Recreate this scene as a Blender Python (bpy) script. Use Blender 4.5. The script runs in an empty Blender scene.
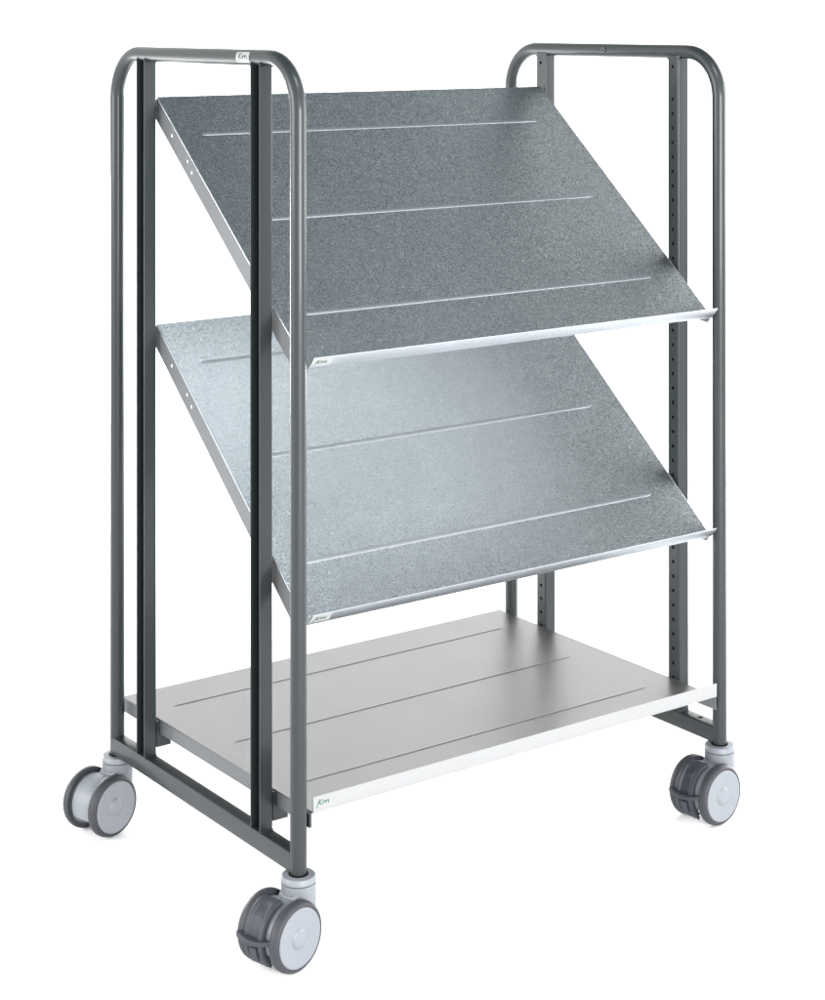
import bpy, bmesh, math, random
from mathutils import Vector, Matrix

random.seed(4)
PI = math.pi
scene = bpy.context.scene
COL = scene.collection
G = 0.0423                      # floor level in survey heights; everything is lowered so that the floor is z = 0

# ---------------------------------------------------------------- dimensions (metres, survey heights)
L, D, H = 0.9569, 0.6369, 1.5 - G
R = 0.0136                     # round tube radius
ZB = 0.170 - G                 # lower end of the posts
RAIL0, RAIL1 = 0.1764 - G, 0.2085 - G
UPY = (0.1145, 0.5205)         # upright centres along the depth
UW, UD = 0.031, 0.0255         # upright web width and flange depth

# ---------------------------------------------------------------- materials
def new_mat(name):
    m = bpy.data.materials.new(name)
    m.use_nodes = True
    nt = m.node_tree
    b = nt.nodes["Principled BSDF"]
    return m, nt, b

def node(nt, kind, **kw):
    n = nt.nodes.new(kind)
    for k, v in kw.items():
        setattr(n, k, v)
    return n

def paint(name, col, rough, bump=0.0, bscale=900, spec=0.5, vary=0.06, coat=0.0):
    m, nt, b = new_mat(name)
    tc = node(nt, 'ShaderNodeTexCoord')
    nz = node(nt, 'ShaderNodeTexNoise'); nz.inputs['Scale'].default_value = 14; nz.inputs['Detail'].default_value = 5
    nt.links.new(tc.outputs['Object'], nz.inputs['Vector'])
    mp = node(nt, 'ShaderNodeMapRange')
    mp.inputs['To Min'].default_value = 1 - vary; mp.inputs['To Max'].default_value = 1 + vary
    nt.links.new(nz.outputs['Fac'], mp.inputs['Value'])
    mx = node(nt, 'ShaderNodeVectorMath', operation='SCALE')
    mx.inputs[0].default_value = col
    nt.links.new(mp.outputs['Result'], mx.inputs['Scale'])
    nt.links.new(mx.outputs['Vector'], b.inputs['Base Color'])
    b.inputs['Roughness'].default_value = rough
    b.inputs['Specular IOR Level'].default_value = spec
    b.inputs['Coat Weight'].default_value = coat
    b.inputs['Coat Roughness'].default_value = 0.09
    if bump:
        n2 = node(nt, 'ShaderNodeTexNoise'); n2.inputs['Scale'].default_value = bscale; n2.inputs['Detail'].default_value = 2
        nt.links.new(tc.outputs['Object'], n2.inputs['Vector'])
        bp = node(nt, 'ShaderNodeBump'); bp.inputs['Strength'].default_value = bump; bp.inputs['Distance'].default_value = 0.0006
        nt.links.new(n2.outputs['Fac'], bp.inputs['Height'])
        nt.links.new(bp.outputs['Normal'], b.inputs['Normal'])
    return m

def galvanised(name, col, rough, grain, tilt, cell=430.0, bvar=0.25, metal=1.0):
    """zinc coated sheet: tiny crystal flakes, each with its own shade, gloss and tilt"""
    m, nt, b = new_mat(name)
    tc = node(nt, 'ShaderNodeTexCoord')
    wob = node(nt, 'ShaderNodeTexNoise'); wob.inputs['Scale'].default_value = 260; wob.inputs['Detail'].default_value = 2
    nt.links.new(tc.outputs['Object'], wob.inputs['Vector'])
    off = node(nt, 'ShaderNodeVectorMath', operation='MULTIPLY_ADD')
    off.inputs[1].default_value = (0.003, 0.003, 0.003)
    nt.links.new(wob.outputs['Color'], off.inputs[0]); nt.links.new(tc.outputs['Object'], off.inputs[2])
    vo = node(nt, 'ShaderNodeTexVoronoi'); vo.inputs['Scale'].default_value = cell
    nt.links.new(off.outputs['Vector'], vo.inputs['Vector'])
    sep = node(nt, 'ShaderNodeSeparateColor'); nt.links.new(vo.outputs['Color'], sep.inputs['Color'])
    big = node(nt, 'ShaderNodeTexNoise'); big.inputs['Scale'].default_value = 9; big.inputs['Detail'].default_value = 6
    nt.links.new(tc.outputs['Object'], big.inputs['Vector'])
    m1 = node(nt, 'ShaderNodeMapRange'); m1.inputs['To Min'].default_value = 1 - bvar; m1.inputs['To Max'].default_value = 1 + bvar
    nt.links.new(sep.outputs['Red'], m1.inputs['Value'])
    m2 = node(nt, 'ShaderNodeMapRange'); m2.inputs['To Min'].default_value = 0.93; m2.inputs['To Max'].default_value = 1.07
    nt.links.new(big.outputs['Fac'], m2.inputs['Value'])
    mu = node(nt, 'ShaderNodeMath', operation='MULTIPLY')
    nt.links.new(m1.outputs['Result'], mu.inputs[0]); nt.links.new(m2.outputs['Result'], mu.inputs[1])
    sc = node(nt, 'ShaderNodeVectorMath', operation='SCALE'); sc.inputs[0].default_value = col
    nt.links.new(mu.outputs['Value'], sc.inputs['Scale'])
    nt.links.new(sc.outputs['Vector'], b.inputs['Base Color'])
    m3 = node(nt, 'ShaderNodeMapRange'); m3.inputs['To Min'].default_value = rough - grain; m3.inputs['To Max'].default_value = rough + grain
    nt.links.new(sep.outputs['Green'], m3.inputs['Value'])
    nt.links.new(m3.outputs['Result'], b.inputs['Roughness'])
    b.inputs['Metallic'].default_value = metal
    if tilt:
        ge = node(nt, 'ShaderNodeNewGeometry')
        s1 = node(nt, 'ShaderNodeVectorMath', operation='SUBTRACT'); s1.inputs[1].default_value = (0.5, 0.5, 0.5)
        nt.links.new(vo.outputs['Color'], s1.inputs[0])
        s2 = node(nt, 'ShaderNodeVectorMath', operation='SCALE'); s2.inputs['Scale'].default_value = tilt
        nt.links.new(s1.outputs['Vector'], s2.inputs[0])
        s3 = node(nt, 'ShaderNodeVectorMath', operation='ADD')
        nt.links.new(ge.outputs['Normal'], s3.inputs[0]); nt.links.new(s2.outputs['Vector'], s3.inputs[1])
        s4 = node(nt, 'ShaderNodeVectorMath', operation='NORMALIZE'); nt.links.new(s3.outputs['Vector'], s4.inputs[0])
        nt.links.new(s4.outputs['Vector'], b.inputs['Normal'])
    return m

M_FRAME = paint('grey_powder_coat', (0.0195, 0.0240, 0.0255), 0.36, bump=0.05, bscale=700, spec=0.30, coat=0.16)
M_ZINC = galvanised('galvanised_sheet', (0.462, 0.492, 0.508), 0.29, 0.10, 0.34, cell=1080, bvar=0.20)
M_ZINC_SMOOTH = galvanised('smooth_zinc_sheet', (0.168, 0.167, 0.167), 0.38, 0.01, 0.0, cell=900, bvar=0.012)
M_ZINC_PLAIN = galvanised('plain_zinc_edge', (0.44, 0.465, 0.495), 0.38, 0.08, 0.12, cell=600, bvar=0.08)
M_ZINC_BEAD = galvanised('pressed_ridge', (0.33, 0.35, 0.37), 0.5, 0.05, 0.05, cell=900, bvar=0.06)
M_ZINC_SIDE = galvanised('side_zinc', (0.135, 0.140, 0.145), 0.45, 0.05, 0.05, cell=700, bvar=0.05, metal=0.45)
M_LIT_EDGE = paint('lit_white_edge', (0.262, 0.264, 0.267), 0.35, vary=0.01)  # whiter than its sheet: front light on the lip put into the colour
M_CASTER = paint('pale_grey_plastic', (0.182, 0.195, 0.215), 0.45, bump=0.05, bscale=1200, vary=0.03)
M_TYRE = paint('grey_rubber', (0.024, 0.0255, 0.032), 0.6, bump=0.15, bscale=1500, vary=0.08)
M_PEDAL = paint('slate_plastic', (0.025, 0.0285, 0.037), 0.6, bump=0.08, bscale=1200)
M_DARK = paint('black_gap', (0.004, 0.004, 0.0045), 0.8, spec=0.05)  # black for seams and small parts; in holes it paints the shade
M_STEEL = galvanised('screw_steel', (0.16, 0.165, 0.17), 0.3, 0.02, 0.0)
M_LABEL = paint('white_sticker', (0.29, 0.296, 0.294), 0.4, vary=0.01)
M_INK = paint('green_ink', (0.004, 0.085, 0.05), 0.5, vary=0.02)
M_INK_DARK = paint('dark_green_ink', (0.003, 0.03, 0.02), 0.5, vary=0.02)
M_INK_GREY = paint('grey_ink', (0.14, 0.16, 0.155), 0.5, vary=0.02)
M_FLOOR = paint('white_floor', (0.93, 0.93, 0.93), 0.75, spec=0.1, vary=0.004)

# ---------------------------------------------------------------- mesh helpers
def obj(name, bm, mats, parent=None, smooth=35.0, bevel=0.0, recalc=True):
    if recalc:
        bmesh.ops.recalc_face_normals(bm, faces=bm.faces[:])
    me = bpy.data.meshes.new(name)
    bm.to_mesh(me); bm.free()
    for m in (mats if isinstance(mats, (list, tuple)) else [mats]):
        me.materials.append(m)
    o = bpy.data.objects.new(name, me)
    COL.objects.link(o)
    if parent:
        o.parent = parent
    if smooth:
        for p in me.polygons:
            p.use_smooth = True
        me.set_sharp_from_angle(angle=math.radians(smooth))
    if bevel:
        md = o.modifiers.new('edge', 'BEVEL'); md.width = bevel; md.segments = 2
        md.limit_method = 'ANGLE'; md.angle_limit = math.radians(40); md.harden_normals = False
    return o

def quad_loop(bm, rings, close_u=True, caps=True, mat=0):
    """skin successive rings of the same length"""
    vs = [[bm.verts.new(p) for p in r] for r in rings]
    n = len(vs[0])
    for a, b in zip(vs, vs[1:]):
        for i in range(n if close_u else n - 1):
            j = (i + 1) % n
            f = bm.faces.new((a[i], a[j], b[j], b[i])); f.material_index = mat
    if caps and close_u:
        f = bm.faces.new(vs[0][::-1]); f.material_index = mat
        f = bm.faces.new(vs[-1]); f.material_index = mat
    return vs

def tube(bm, path, r, n=28, side=Vector((1, 0, 0)), mat=0):
    rings = []
    for i, p in enumerate(path):
        a = path[max(i - 1, 0)]; b = path[min(i + 1, len(path) - 1)]
        t = (b - a).normalized()
        u = side; v = t.cross(u).normalized()
        rings.append([p + r * (math.cos(2 * PI * k / n) * u + math.sin(2 * PI * k / n) * v) for k in range(n)])
    quad_loop(bm, rings, mat=mat)

def box(bm, lo, hi, mat=0):
    x0, y0, z0 = lo; x1, y1, z1 = hi
    quad_loop(bm, [[Vector(c) for c in ((x0, y0, z0), (x1, y0, z0), (x1, y1, z0), (x0, y1, z0))],
                   [Vector(c) for c in ((x0, y0, z1), (x1, y0, z1), (x1, y1, z1), (x0, y1, z1))]], mat=mat)

def extrude(bm, pts, vec, mat=0):
    pts = [Vector(p) for p in pts]; vec = Vector(vec)
    quad_loop(bm, [pts, [p + vec for p in pts]], mat=mat)

def ribbon(bm, pts, width, place, mat=0, thick=0.00012):
    """ink stroke: a thin raised band along a polyline in label coordinates"""
    rows = []
    for i, p in enumerate(pts):
        a = Vector(pts[max(i - 1, 0)]); b = Vector(pts[min(i + 1, len(pts) - 1)])
        t = (b - a).normalized(); q = Vector((-t.y, t.x)) * width / 2
        rows.append((Vector(p) + q, Vector(p) - q))
    rings = [[place(l.x, l.y, 0), place(r.x, r.y, 0), place(r.x, r.y, thick), place(l.x, l.y, thick)] for l, r in rows]
    quad_loop(bm, rings, mat=mat)

def smooth_line(pts, k=4):
    out = []
    n = len(pts)
    for i in range(n - 1):
        p0 = Vector(pts[max(i - 1, 0)]); p1 = Vector(pts[i]); p2 = Vector(pts[i + 1]); p3 = Vector(pts[min(i + 2, n - 1)])
        for j in range(k):
            t = j / k
            out.append(tuple(0.5 * (2 * p1 + (p2 - p0) * t + (2 * p0 - 5 * p1 + 4 * p2 - p3) * t * t + (3 * p1 - p0 - 3 * p2 + p3) * t ** 3)))
    out.append(tuple(pts[-1]))
    return out

# the hand-drawn mark on the stickers, in millimetres from the foot of the K
MARK = [
    [(0.5, 8.0), (0.2, 4.0), (0.0, 0.0), (-0.5, -2.8), (-1.8, -3.8)],
    [(6.2, 7.2), (3.2, 5.2), (0.4, 3.4), (3.0, 2.2), (5.4, 0.6), (6.9, 0.2)],
    [(8.4, 4.5), (8.8, 2.2), (9.2, 0.1)],
    [(9.3, 1.8), (10.9, 3.8), (12.6, 4.3), (13.5, 3.0), (13.9, 0.1)],
    [(13.8, 1.8), (15.4, 3.8), (17.1, 4.3), (18.2, 2.8), (18.9, 0.5), (20.4, 0.3)],
]
def mark(bm, place, scale, width, mat):
    for st in MARK:
        pts = smooth_line([(a * scale * 0.001, b * scale * 0.001) for a, b in st])
        ribbon(bm, pts, width, place, mat)

# ---------------------------------------------------------------- the trolley
trolley = bpy.data.objects.new('shelf_trolley', None)
COL.objects.link(trolley)
trolley['label'] = 'grey tubular steel trolley with two sloping zinc shelves and a low one'
trolley['category'] = 'trolley'

def arc(c, r, a0, a1, n):
    return [Vector((c[0], c[1] + r * math.cos(a), c[2] + r * math.sin(a))) for a in [a0 + (a1 - a0) * k / n for k in range(n + 1)]]

def hoop(x):
    bm = bmesh.new()
    rc = 0.086
    p = [Vector((x, 0, ZB - 0.004)), Vector((x, 0, ZB + 0.3)), Vector((x, 0, H - rc - 0.2))]
    p += [Vector((x, rc + rc * math.cos(a), H - rc + rc * math.sin(a))) for a in [PI - PI / 2 * k / 14 for k in range(15)]]
    p += [Vector((x, D * 0.5, H))]
    p += [Vector((x, D - rc + rc * math.cos(a), H - rc + rc * math.sin(a))) for a in [PI / 2 - PI / 2 * k / 14 for k in range(15)]]
    p += [Vector((x, D, H - rc - 0.2)), Vector((x, D, ZB + 0.3)), Vector((x, D, ZB - 0.004))]
    tube(bm, p, R, 32)
    return bm

def perforated_web(bm, x0, x1, y0, y1, z0, z1, holes, r):
    """flat strip in the y-z plane between x0 and x1 with real round holes at the given heights"""
    yc = (y0 + y1) / 2
    pitch_h = 0.0142
    cells = []; z = z0
    for h in sorted(holes):
        if h - pitch_h * 0.95 > z + 1e-5:
            cells.append((z, h - pitch_h * 0.95, None)); z = h - pitch_h * 0.95
        top = min(h + pitch_h * 0.95, z1)
        cells.append((z, top, h)); z = top
    if z < z1: cells.append((z, z1, None))
    n = 12
    for (a, b, h) in cells:
        if h is None:
            for x in (x0, x1):
                bm.faces.new([bm.verts.new(v) for v in ((x, y0, a), (x, y1, a), (x, y1, b), (x, y0, b))])
            continue
        hr = {}
        for x in (x0, x1):
            inner = []; outer = []
            for k in range(n):
                t = 2 * PI * (k + 0.5) / n
                c, s = math.cos(t), math.sin(t)
                inner.append(bm.verts.new((x, yc + r * c, h + r * s)))
                hw = (y1 - y0) / 2
                m = min(hw / abs(c) if abs(c) > 1e-6 else 9, ((b - h) if s > 0 else (h - a)) / abs(s) if abs(s) > 1e-6 else 9)
                outer.append((yc + m * c, h + m * s))
            ov = [bm.verts.new((x, q[0], q[1])) for q in outer]
            hr[x] = inner
            for k in range(n):
                j = (k + 1) % n
                bm.faces.new((inner[k], inner[j], ov[j], ov[k]))
            # square off the four corners of the cell
            for (cy, cz) in ((y0, a), (y1, a), (y1, b), (y0, b)):
                cand = sorted(range(n), key=lambda k: (outer[k][0] - cy) ** 2 + (outer[k][1] - cz) ** 2)
                for k in range(n):
                    j = (k + 1) % n
                    p, q = outer[k], outer[j]
                    on_y = lambda w: abs(w[0] - cy) < 1e-6
                    on_z = lambda w: abs(w[1] - cz) < 1e-6
                    if (on_y(p) and on_z(q) and not on_z(p)) or (on_z(p) and on_y(q) and not on_y(p)):
                        bm.faces.new((ov[k], ov[j], bm.verts.new((x, cy, cz))))
        for k in range(n):
            j = (k + 1) % n
            bm.faces.new((hr[x0][k], hr[x0][j], hr[x1][j], hr[x1][k])).material_index = 1  # hole walls black: the shade inside is put into the colour

HOLES = [1.4709 - G] + [1.4068 - 0.02838 * k - G for k in range(42)]

def upright(xc, yc, inward):
    """open channel: perforated web on the inner side, two flanges pointing outward; inward = +1 or -1"""
    bm = bmesh.new()
    t = 0.002; tw = 0.006  # web thickened so that the holes show only their black walls
    z0, z1 = RAIL1 - 0.0005, H - 0.0075
    xi = xc + inward * UD / 2                      # outer skin of the web
    xo = xc - inward * UD / 2
    hw = UW / 2; rr = 0.0035
    perforated_web(bm, xi, xi - inward * tw, yc - hw + rr, yc + hw - rr, z0, z1, [h for h in HOLES if h > z0 + 0.02], 0.0037)
    for s in (-1, 1):
        prof = []
        for k in range(6):
            a = PI / 2 * k / 5
            prof.append((xi - inward * rr + inward * rr * math.cos(a), yc + s * (hw - rr + rr * math.sin(a))))
        prof.append((xo, yc + s * hw)); prof.append((xo, yc + s * (hw - t)))
        for k in range(5, -1, -1):
            a = PI / 2 * k / 5
            q = rr - t
            prof.append((xi - inward * rr + inward * q * math.cos(a), yc + s * (hw - rr + q * math.sin(a))))
        extrude(bm, [(x, y, z0) for x, y in prof], (0, 0, z1 - z0))
    return bm

def rail(x):
    bm = bmesh.new()
    hw = 0.0134
    # hollow section with softened long edges, stopping inside the posts
    prof = []
    rr = 0.003
    for (cx, cz, a0) in ((hw - rr, RAIL1 - rr, 0), (-hw + rr, RAIL1 - rr, PI / 2), (-hw + rr, RAIL0 + rr, PI), (hw - rr, RAIL0 + rr, 1.5 * PI)):
        for k in range(4):
            a = a0 + PI / 2 * k / 3
            prof.append((x + cx + rr * math.cos(a), cz + rr * math.sin(a)))
    quad_loop(bm, [[Vector((px, y, pz)) for px, pz in prof] for y in (-0.004, D + 0.003)])
    return bm

frames = []
for idx, (x, inward) in enumerate(((0.0, 1), (L, -1))):
    fr = obj('end_frame', hoop(x), M_FRAME, trolley, smooth=50)
    frames.append(fr)
    obj('base_rail', rail(x), M_FRAME, fr, smooth=40)
    for yc in UPY:
        obj('upright', upright(x, yc, inward), [M_FRAME, M_DARK], fr, smooth=40)
    # weld beads where the uprights meet the rail and the hoop
    for yc in UPY:
        for s in (-1, 1):
            for zz in (RAIL1 + 0.0006, H - R - 0.0005):
                bm = bmesh.new()
                pth = [Vector((x - 0.012 + 0.024 * k / 6, yc + s * (UW / 2 + 0.0006) + random.uniform(-.0004, .0004), zz)) for k in range(7)]
                tube(bm, pth, 0.0016, 8, side=Vector((0, 0, 1)))
                obj('weld_bead', bm, M_FRAME, fr, smooth=60)
frames[0]['label'] = 'left end frame with a small white sticker on its top rail'
frames[1]['label'] = 'right end frame with a screw head in its top rail'

# screw in the right-hand top rail, hole in the right-hand base rail
bm = bmesh.new()
def disc_x(bm, x0, x1, y, z, r, n=20, mat=0):
    rings = []
    for xx, rr in ((x0, r), ((x0 * .4 + x1 * .6), r), (x1, r * 0.72)):
        rings.append([Vector((xx, y + rr * math.cos(2 * PI * k / n), z + rr * math.sin(2 * PI * k / n))) for k in range(n)])
    quad_loop(bm, rings, mat=mat)
SCY = 0.319
disc_x(bm, L - R + 0.001, L - R - 0.0022, SCY, H + 0.0005, 0.0058)
disc_x(bm, L - R - 0.0019, L - R - 0.00235, SCY, H + 0.0005, 0.0028, mat=1)
obj('screw', bm, [M_STEEL, M_DARK], frames[1], smooth=30)
for yh in (0.052, 0.575):
    bm = bmesh.new()
    n = 16
    quad_loop(bm, [[Vector((L + r_ * math.cos(2 * PI * k / n), yh + r_ * math.sin(2 * PI * k / n), zz)) for k in range(n)] for r_, zz in ((0.0052, RAIL1 - 0.001), (0.0052, RAIL1 + 0.0004))])
    obj('rail_hole', bm, M_DARK, frames[1])

# sticker on the left hoop's top rail: wraps round the tube
def hoop_place(y_start):
    def place(a, b, t):
        ang = PI - (b / R)                       # 0 at the outer side of the tube
        rr = R + 0.00035 + t
        return Vector((rr * math.cos(ang), y_start - a, H + rr * math.sin(ang)))
    return place
LY0, LY1 = 0.1750, 0.1330
pl = hoop_place(LY0)
bm = bmesh.new()
w = LY0 - LY1
rows = []
nb = 14
for k in range(nb + 1):
    b = -0.0095 + 0.019 * k / nb
    e = 0.0022 * max(0, (abs(b) - 0.0075) / 0.002) ** 2
    rows.append([pl(e, b, -0.0002), pl(w - e, b, -0.0002), pl(w - e, b, 0.0001), pl(e, b, 0.0001)])
quad_loop(bm, rows)
def pl2(a, b, t):
    return pl(a + 0.0095, b - 0.0028, t + 0.00012)
mark(bm, pl2, 1.38, 0.0019, 2)
ribbon(bm, [(0.0055, 0.0065), (0.0055, -0.0072)], 0.0012, lambda a, b, t: pl(a, b, t + 0.00012), 2)
for k in range(9):
    a = 0.0095 + k * 0.0029
    ribbon(bm, [(a, -0.0068), (a + 0.0021, -0.0068)], 0.0009, lambda a, b, t: pl(a, b, t + 0.00012), 3)
obj('sticker', bm, [M_LABEL, M_INK, M_INK_DARK, M_INK_GREY], frames[0], smooth=40)

# ---------------------------------------------------------------- shelves
def bead_ridge(bm, x0, x1, place, s, w=0.0068, h=0.0012, mat=0):
    """pressed stiffening ridge with tapered ends"""
    n = 8; rings = []
    xs = [x0, x0 + 0.002, x0 + 0.006, x0 + 0.012] + [x0 + 0.012 + (x1 - x0 - 0.024) * k / 6 for k in range(1, 6)] + [x1 - 0.012, x1 - 0.006, x1 - 0.002, x1]
    for x in xs:
        e = min(x - x0, x1 - x)
        f = min(1.0, math.sqrt(max(e, 0.0) / 0.012)) * 0.97 + 0.03
        ring = []
        for k in range(n + 1):
            a = PI * k / n
            ring.append(place(x, s - math.cos(a) * w / 2 * (0.4 + 0.6 * f), math.sin(a) * h * f - 0.0002))
        rings.append(ring)
    quad_loop(bm, rings, close_u=False, caps=False, mat=mat)

def flange_with_holes(bm, x0, x1, place, length, depth, holes, front_taper):
    """side flange hanging below the sheet (normal coordinate -depth .. 0)"""
    t0, t1 = front_taper
    r = 0.0036; n = 12
    def dep(s):
        return t1 + (depth - t1) * min(1.0, max(0.0, s / t0)) if t0 > 0 else depth
    cuts = [0.0] + ([t0] if t0 > 0 else [])
    hs = sorted(holes)
    for (s, d) in hs: cuts += [s - 0.008, s + 0.008]
    cuts.append(length)
    cuts = sorted(set(round(c, 6) for c in cuts))
    for a, b in zip(cuts, cuts[1:]):
        hh = [q for q in hs if a < q[0] < b]
        for x in (x0, x1):
            q = [(a, 0), (b, 0), (b, -dep(b)), (a, -dep(a))]
            if not hh:
                bm.faces.new([bm.verts.new(place(x, s, d)) for s, d in q])
            else:
                (hs_, hd) = hh[0]
                inner = [bm.verts.new(place(x, hs_ + r * math.cos(2 * PI * (k + .5) / n), -hd + r * math.sin(2 * PI * (k + .5) / n))) for k in range(n)]
                outer = []
                for k in range(n):
                    t = 2 * PI * (k + .5) / n; c, s_ = math.cos(t), math.sin(t)
                    m = min((0.008 / abs(c)) if abs(c) > 1e-6 else 9, (hd if s_ > 0 else depth - hd) / abs(s_) if abs(s_) > 1e-6 else 9)
                    outer.append((hs_ + m * c, -hd + m * s_))
                ov = [bm.verts.new(place(x, s, d)) for s, d in outer]
                for k in range(n):
                    j = (k + 1) % n
                    bm.faces.new((inner[k], inner[j], ov[j], ov[k]))
                    p, q2 = outer[k], outer[j]
                    for (cs, cd) in ((a, 0), (b, 0), (b, -depth), (a, -depth)):
                        f = lambda w, i, v: abs(w[i] - v) < 2e-6
                        if (f(p, 0, cs) and f(q2, 1, cd) and not f(p, 1, cd)) or (f(p, 1, cd) and f(q2, 0, cs) and not f(p, 0, cs)):
                            bm.faces.new((ov[k], ov[j], bm.verts.new(place(x, cs, cd))))
    # edges
    for s in (0.0, length):
        bm.faces.new([bm.verts.new(place(*v)) for v in ((x0, s, 0), (x1, s, 0), (x1, s, -dep(s)), (x0, s, -dep(s)))])
    for a, b in zip(cuts, cuts[1:]):
        bm.faces.new([bm.verts.new(place(*v)) for v in ((x0, a, -dep(a)), (x1, a, -dep(a)), (x1, b, -dep(b)), (x0, b, -dep(b)))])

def sheet(bm, x0, x1, s0, s1, place, t, cut=12):
    for n_ in (0.0, -t):
        g = [[bm.verts.new(place(x0 + (x1 - x0) * i / cut, s0 + (s1 - s0) * j / cut, n_)) for i in range(cut + 1)] for j in range(cut + 1)]
        for j in range(cut):
            for i in range(cut):
                bm.faces.new((g[j][i], g[j][i + 1], g[j + 1][i + 1], g[j + 1][i]))
    for (a, b) in (((x0, s0), (x1, s0)), ((x1, s0), (x1, s1)), ((x1, s1), (x0, s1)), ((x0, s1), (x0, s0))):
        bm.faces.new([bm.verts.new(place(*v)) for v in ((a[0], a[1], 0), (b[0], b[1], 0), (b[0], b[1], -t), (a[0], a[1], -t))])

def make_place(yf, zf, yb, zb):
    t = Vector((0, yb - yf, zb - zf)); ln = t.length; t.normalize()
    nrm = Vector((0, -t.z, t.y))
    o = Vector((0, yf, zf))
    return (lambda x, s, n: o + Vector((x, 0, 0)) + t * s + nrm * n), ln

UX0, UX1 = 0.0193, 0.9368
def label_patch(bm, place3, x0, w, h0, h1, skew=0.0):
    rings = []
    for d in (-0.0001, 0.00022):
        rings.append([place3(x0 + q * w + skew * (b - h0), b, d) for q, b in ((0, h0), (1, h0), (1, h1), (0, h1))])
    quad_loop(bm, rings)

def add_shelf(name, lab, UX0, UX1, yf, zf, yb, zb, mats, ridge, beads, depth, left_taper, ink):
    m_sheet, m_bead, m_side, m_fold, m_lip = mats
    place, ln = make_place(yf, zf, yb, zb)
    bm = bmesh.new()
    sheet(bm, UX0, UX1, 0.0, ln, place, 0.0014)
    for s in (0.1145, 0.3385, 0.5625):
        bead_ridge(bm, UX0 + beads[0], UX0 + beads[1], place, s, w=ridge[0], h=ridge[1], mat=1)
    # back flange
    box_pts = [place(UX0, ln, -0.0014), place(UX1, ln, -0.0014), place(UX1, ln, -depth), place(UX0, ln, -depth)]
    extrude(bm, box_pts, place(0, 0.0013, 0) - place(0, 0, 0))
    sh = obj(name, bm, [m_sheet, m_bead], trolley, smooth=40, recalc=True)
    sh['label'] = lab
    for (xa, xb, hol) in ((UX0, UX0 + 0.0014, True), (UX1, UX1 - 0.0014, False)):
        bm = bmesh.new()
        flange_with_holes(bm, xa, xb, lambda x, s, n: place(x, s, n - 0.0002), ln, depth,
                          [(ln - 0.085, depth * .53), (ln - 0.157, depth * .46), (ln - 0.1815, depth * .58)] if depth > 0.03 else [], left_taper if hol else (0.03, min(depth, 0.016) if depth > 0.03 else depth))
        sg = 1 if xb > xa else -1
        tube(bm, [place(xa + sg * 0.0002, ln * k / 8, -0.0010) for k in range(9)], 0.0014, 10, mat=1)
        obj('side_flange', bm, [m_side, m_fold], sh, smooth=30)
    # upturned front lip
    bm = bmesh.new()
    LH = 0.0245
    pr = [(0.0, -0.0014), (0.0, LH - 0.0012), (-0.0002, LH - 0.0004), (-0.0010, LH), (-0.0016, LH - 0.0004), (-0.0018, LH - 0.0012), (-0.0018, 0.0004), (-0.0013, -0.0011), (-0.0005, -0.0016)]
    quad_loop(bm, [[place(x, s, n) for s, n in pr] for x in (UX0, (UX0 + UX1) / 2, UX1)])
    obj('front_lip', bm, m_lip, sh, smooth=50)
    # sticker at the left end of the lip
    p3 = lambda x, b, d: place(x, -0.0018 - d, b)
    bm = bmesh.new()
    label_patch(bm, p3, UX0 + 0.0006, 0.039, 0.0042, 0.0235)
    mark(bm, lambda a, b, t: p3(UX0 + 0.0085 + a + b * 0.4, 0.0100 + b, 0.00022 + t), 1.08, 0.0017, 1)
    obj('sticker', bm, [M_LIT_EDGE if name == 'bottom_shelf' else M_LABEL, ink], sh, smooth=30)
    return sh

ZINC = (M_ZINC, M_ZINC_BEAD, M_ZINC_SIDE, M_ZINC_PLAIN, M_ZINC_PLAIN)
PALE = (M_ZINC_SMOOTH, M_ZINC_SMOOTH, M_ZINC_SIDE, M_ZINC_SMOOTH, M_LIT_EDGE)
add_shelf('sloping_shelf', 'upper sloping shelf, darker speckled zinc', UX0, UX1, 0.0004, 0.9943 - G, 0.5130, 1.4206 - G,
          ZINC, (0.0088, 0.0013), (0.047, 0.843), 0.036, (0.03, 0.016), M_INK_DARK)
add_shelf('sloping_shelf', 'middle sloping shelf, paler speckled zinc under the upper one', UX0, UX1, 0.0036, 0.57455 - G, 0.5146, 1.0001 - G,
          ZINC, (0.0088, 0.0013), (0.047, 0.843), 0.036, (0.03, 0.016), M_INK_DARK)
BX0, BX1 = 0.0204, 0.9365
ZS = 0.2724 - G
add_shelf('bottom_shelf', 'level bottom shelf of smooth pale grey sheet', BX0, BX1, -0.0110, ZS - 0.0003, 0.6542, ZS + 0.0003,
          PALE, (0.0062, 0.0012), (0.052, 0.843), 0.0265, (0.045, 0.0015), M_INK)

# brackets that carry the bottom shelf
for x, inward in ((0.0, 1), (L, -1)):
    xi = x + inward * (UD / 2 + 0.0004)
    for yc in UPY:
        bm = bmesh.new()
        a, b = sorted((xi, xi + inward * 0.029))
        y0 = yc - UW / 2 + 0.0005
        zt = ZS - 0.0018
        box(bm, (a, y0, 0.2225 - G), (b, y0 + 0.0025, zt))
        a2, b2 = sorted((xi, xi + inward * 0.0025))
        box(bm, (a2, y0 + 0.0027, 0.2225 - G), (b2, y0 + 0.03, zt - 0.0003))
        obj('shelf_bracket', bm, M_FRAME, trolley, smooth=30)
bm = bmesh.new()  # dark block over the front end of the left side flange
extrude(bm, [(0.0152, -0.0085, 0.2465 - G), (0.0152, -0.0085, ZS - 0.002), (0.0152, 0.035, ZS - 0.002), (0.0152, 0.035, 0.2465 - G)], (0.0045, 0, 0))
obj('dark_corner_piece', bm, M_FRAME, trolley, smooth=30)

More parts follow.
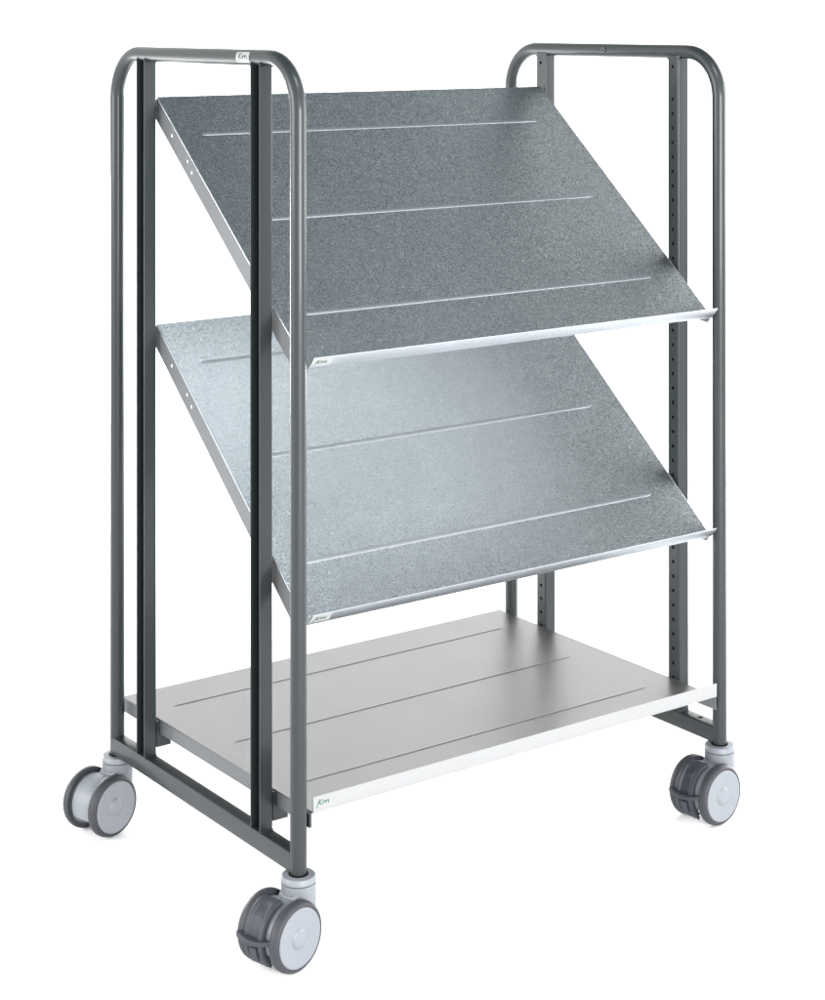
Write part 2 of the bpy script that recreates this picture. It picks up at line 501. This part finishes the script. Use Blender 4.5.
# ---------------------------------------------------------------- castors
PHI = math.radians(14)
AX = Vector((math.sin(PHI), -math.cos(PHI), 0))
TR = Vector((-math.cos(PHI), -math.sin(PHI), 0))
UP = Vector((0, 0, 1))
CC = TR * 0.0445 + UP * -0.072 + AX * 0.0005
WR = 0.0557

def lathe(bm, prof, n=64, mat=0, mats=None):
    rings = []
    for (w_, r_) in prof:
        rings.append([CC + AX * w_ + (TR * math.cos(2 * PI * k / n) + UP * math.sin(2 * PI * k / n)) * max(r_, 1e-5) for k in range(n)])
    quad_loop(bm, rings, caps=False, mat=mat)

def polar(r_, deg, w_):
    a = math.radians(deg)
    return CC + AX * w_ + (TR * math.cos(a) + UP * math.sin(a)) * r_

def vlathe(bm, prof, n=48, mat=0):
    quad_loop(bm, [[Vector((r_ * math.cos(2 * PI * k / n), r_ * math.sin(2 * PI * k / n), z_)) for k in range(n)] for r_, z_ in prof], mat=mat)

def make_caster(brake):
    bm = bmesh.new()
    vlathe(bm, [(0.0145, 0.0035), (0.0270, 0.0030), (0.0284, 0.0014), (0.0287, -0.0072)])
    vlathe(bm, [(0.0272, -0.0070), (0.0272, -0.0088)], mat=1)
    vlathe(bm, [(0.0287, -0.0086), (0.0287, -0.030), (0.0283, -0.062)])
    vlathe(bm, [(0.0162, 0.0030), (0.0162, 0.0046), (0.0150, 0.0050)], mat=1)
    # fender between the wheels
    rings = []
    ws = [(-0.0262, 0.0445), (-0.0240, 0.0470), (-0.012, 0.0480), (0.0, 0.0482), (0.012, 0.0480), (0.0240, 0.0470), (0.0262, 0.0445)]
    a0, a1 = -26, 205
    for w_, r_ in ws:
        ring = [polar(r_, a0 + (a1 - a0) * k / 40, w_) for k in range(41)]
        ring += [polar(0.030, 215, w_), polar(0.020, 270, w_), polar(0.034, -45, w_)]
        rings.append(ring)
    quad_loop(bm, rings)
    # neck blending the collar into the fender
    nk = []
    for z_, sx, off in ((-0.020, 0.0200, 0.002), (-0.030, 0.0215, 0.010), (-0.042, 0.0215, 0.019), (-0.055, 0.0215, 0.026)):
        c = TR * off + UP * z_
        hl = 0.0205
        nk.append([c + TR * u * hl + AX * v * sx for u, v in ((-1, -1), (0, -1.15), (1, -0.9), (1.15, 0), (1, 0.9), (0, 1.15), (-1, 1))])
    quad_loop(bm, nk)
    body = obj('caster', bm, [M_CASTER, M_DARK], trolley, smooth=40)
    for s in (1, -1):
        bm = bmesh.new()
        lathe(bm, [(s * 0.0265, 0.046), (s * 0.0262, 0.0545), (s * 0.0270, 0.0551), (s * 0.0288, WR), (s * 0.0335, WR), (s * 0.0372, 0.0550), (s * 0.0405, 0.0534), (s * 0.0425, 0.0514), (s * 0.0435, 0.0486), (s * 0.0432, 0.0473), (s * 0.0415, 0.0470)])
        bm.transform(Matrix.Translation(AX * (s * 0.002)))
        obj('tyre', bm, M_TYRE, body, smooth=50)
        bm = bmesh.new()
        lathe(bm, [(s * (w_ - 0.0025), r__) for w_, r__ in ((0.0440, 0.0472), (0.0461, 0.0468), (0.0466, 0.0456), (0.0463, 0.0420), (0.0452, 0.0300), (0.0446, 0.0200), (0.0445, 0.0172), (0.0452, 0.0164), (0.0468, 0.0155), (0.0484, 0.0115), (0.0492, 0.0060), (0.0494, 0.0))])
        lathe(bm, [(s * 0.0272, 0.001), (s * 0.0272, 0.0470), (s * 0.030, 0.0478)])
        bm.transform(Matrix.Translation(AX * (s * 0.002)))
        obj('wheel_disc', bm, M_CASTER, body, smooth=60)
    # axle between the two wheels
    bm = bmesh.new()
    lathe(bm, [(-0.0275, 0.009), (0.0275, 0.009)])
    obj('axle', bm, M_DARK, body, smooth=60)
    if brake:
        bm = bmesh.new()
        # shell over the trailing side, with a sunken panel framed by a raised border
        cols = [(-0.0278, 0.0), (-0.0270, 0.0036), (-0.0225, 0.0052), (-0.0185, 0.0050), (-0.0160, 0.0026), (-0.0060, 0.0018), (0.0030, 0.0026), (0.0060, 0.0050), (0.0105, 0.0054), (0.0138, 0.0040), (0.0146, 0.0)]
        rings = []
        for k in range(25):
            deg = 82 - 128 * k / 24
            ring = []
            for w_, h_ in cols:
                hh = h_
                if deg > 62 or deg < -28:
                    hh = min(h_, 0.0056) if h_ >= 0.004 else (0.0048 if -0.025 < w_ < 0.0125 else h_)
                if deg > 76: hh *= 0.4
                if 4 < deg < 38 and -0.0165 < w_ < 0.0035: hh -= 0.0014
                ring.append(polar(0.0522 + hh, deg, w_))
            ring += [polar(0.046, deg, 0.0146), polar(0.046, deg, -0.0278)]
            rings.append(ring)
        quad_loop(bm, rings)
        # tread blade, a crescent that reaches across both wheels
        tp = []
        K = 22
        for k in range(K + 1):
            q = k / K
            w_ = -0.035 + 0.066 * q
            reach = 0.054 + 0.0150 * math.sin(PI * min(1, 0.16 + 0.84 * q)) ** 0.55 * (1 - 0.12 * q)
            drop = -0.0010 - 0.0050 * math.sin(PI * q) * 0.9
            th = 0.0056 * (1 - 0.35 * q)
            base = CC + AX * w_ + UP * (0.007 + drop)
            inn = 0.050 if abs(w_) < 0.0255 else 0.0572
            inn = min(inn, reach - 0.0015)
            tp.append([base + TR * inn + UP * th, base + TR * (reach - 0.002) + UP * th, base + TR * reach + UP * th * 0.5, base + TR * (reach - 0.001) - UP * th * 0.7, base + TR * inn - UP * th])
        quad_loop(bm, tp)
        # latch block under the blade
        lb = []
        for deg, r_ in ((-8, 0.0600), (-20, 0.0606), (-32, 0.0600), (-43, 0.0575), (-48, 0.0545)):
            lb.append([polar(0.046, deg, -0.012), polar(r_ - .002, deg, -0.012), polar(r_, deg, -0.0095), polar(r_, deg, -0.0005), polar(r_ - .002, deg, 0.002), polar(0.046, deg, 0.002)])
        quad_loop(bm, lb)
        lb = []
        for deg, r_ in ((-10, 0.0575), (-24, 0.0580), (-38, 0.0568), (-50, 0.0555), (-55, 0.0560)):
            lb.append([polar(0.050, deg, 0.0085), polar(r_, deg, 0.0085), polar(r_, deg, 0.0120), polar(0.050, deg, 0.0120)])
        quad_loop(bm, lb)
        obj('brake_pedal', bm, M_PEDAL, body, smooth=38, bevel=0.0005)
    return body

def copy_caster(src, loc):
    c = src.copy(); COL.objects.link(c); c.parent = trolley; c.location = loc
    for ch in src.children:
        d = ch.copy(); COL.objects.link(d); d.parent = c
    return c

cb = make_caster(True)
cb.location = (0, 0, ZB)
cp = make_caster(False)
cp.location = (0, D, ZB)
cp.rotation_euler.z = math.radians(1)
copy_caster(cb, (L, 0, ZB)).rotation_euler.z = math.radians(-8)
copy_caster(cp, (L, D, ZB)).rotation_euler.z = math.radians(-3)
cb['label'] = 'twin-wheel castor with a slate brake pedal'
cp['label'] = 'twin-wheel castor without a brake pedal'
for c in trolley.children:
    if c.name == 'caster.002': c['label'] = 'twin-wheel castor with a slate brake pedal'
    if c.name == 'caster.003': c['label'] = 'twin-wheel castor without a brake pedal'

# ---------------------------------------------------------------- white studio sweep
bm = bmesh.new()
fwd = Vector((math.sin(0.6302), math.cos(0.6302), 0)); rgt = Vector((fwd.y, -fwd.x, 0))
c0 = Vector((0.45, 0.3, 0))
prof = [(-4.5, 0.0), (-2.0, 0.0), (0.0, 0.0), (1.8, 0.0)]
rad = 1.2
prof += [(1.8 + rad * math.sin(a), rad - rad * math.cos(a)) for a in [PI / 2 * k / 16 for k in range(1, 17)]]
prof += [(1.8 + rad, 2.6)]
rows = []
for f_, z_ in prof:
    rows.append([c0 + fwd * f_ + rgt * (-4.5 + 9.0 * k / 8) + Vector((0, 0, z_)) for k in range(9)])
quad_loop(bm, rows, close_u=False, caps=False)
fl = obj('floor', bm, M_FLOOR, smooth=60)
fl['kind'] = 'structure'
for p in fl.data.polygons: pass

# ---------------------------------------------------------------- camera
cam = bpy.data.cameras.new('camera')
co = bpy.data.objects.new('camera', cam); COL.objects.link(co)
yaw, pitch, roll = 0.63046, 0.00222, -0.00053
cy, sy = math.cos(yaw), math.sin(yaw)
fw = Vector((sy * math.cos(pitch), cy * math.cos(pitch), math.sin(pitch)))
r_ = Vector((cy, -sy, 0)); u_ = r_.cross(fw)
c_, s_ = math.cos(roll), math.sin(roll)
r2 = c_ * r_ + s_ * u_; u2 = -s_ * r_ + c_ * u_
m = Matrix((r2, u2, -fw)).transposed().to_4x4()
m.translation = Vector((-1.69913, -2.66654, 1.56587 - G))
co.matrix_world = m
cam.sensor_fit = 'HORIZONTAL'; cam.sensor_width = 36
cam.lens = 36 * 1936.007 / 825
cam.shift_x = -(420.56 - 412.5) / 825
cam.shift_y = (14.066 - 500) / 825
cam.clip_start = 0.05; cam.clip_end = 100
scene.camera = co

# ---------------------------------------------------------------- light
w = bpy.data.worlds.new('World'); scene.world = w; w.use_nodes = True
nt = w.node_tree
bg = nt.nodes['Background']
tc = node(nt, 'ShaderNodeTexCoord')
sx = node(nt, 'ShaderNodeSeparateXYZ'); nt.links.new(tc.outputs['Generated'], sx.inputs['Vector'])
ramp = node(nt, 'ShaderNodeValToRGB')
nt.links.new(sx.outputs['Z'], ramp.inputs['Fac'])
e = ramp.color_ramp.elements
e[0].position = 0.45; e[0].color = (1, 1, 1, 1)
e[1].position = 0.80; e[1].color = (0.058, 0.082, 0.095, 1)
nt.links.new(ramp.outputs['Color'], bg.inputs['Color'])
bg.inputs['Strength'].default_value = 1.7

def area(name, loc, target, sx_, sy_, power, col=(1, 1, 1)):
    l = bpy.data.lights.new(name, 'AREA'); l.shape = 'RECTANGLE'; l.size = sx_; l.size_y = sy_; l.energy = power; l.color = col
    o = bpy.data.objects.new(name, l); COL.objects.link(o)
    o.location = loc
    d = Vector(target) - Vector(loc)
    o.rotation_euler = d.to_track_quat('-Z', 'Y').to_euler()
    return o
area('left_softbox', (-3.8, 1.2, 1.7), (0.4, 0.3, 0.5), 2.4, 1.8, 170)
area('front_softbox', (-0.2, -3.7, 1.1), (0.5, 0.3, 0.3), 2.2, 1.2, 200)
area('right_softbox', (4.0, -1.6, 1.5), (0.5, 0.3, 0.3), 1.6, 1.6, 90)
area('rear_left_floor_fill', (0.1, 3.4, 0.6), (0.4, 0.3, 0.0), 1.2, 0.8, 120)  # added lamp out of view, brightens the floor under the trolley
area('overhead_softbox', (0.2, -1.5, 3.4), (0.45, 0.2, 0.9), 1.4, 0.8, 45, (0.94, 0.97, 1.0))
area('rear_right_floor_fill', (3.2, 0.7, 0.6), (0.5, 0.3, 0.0), 1.4, 0.8, 80)  # another added low lamp, lifts the floor shade from the right

scene.view_settings.view_transform = 'Standard'
scene.view_settings.look = 'None'
scene.view_settings.exposure = 0
scene.view_settings.gamma = 1
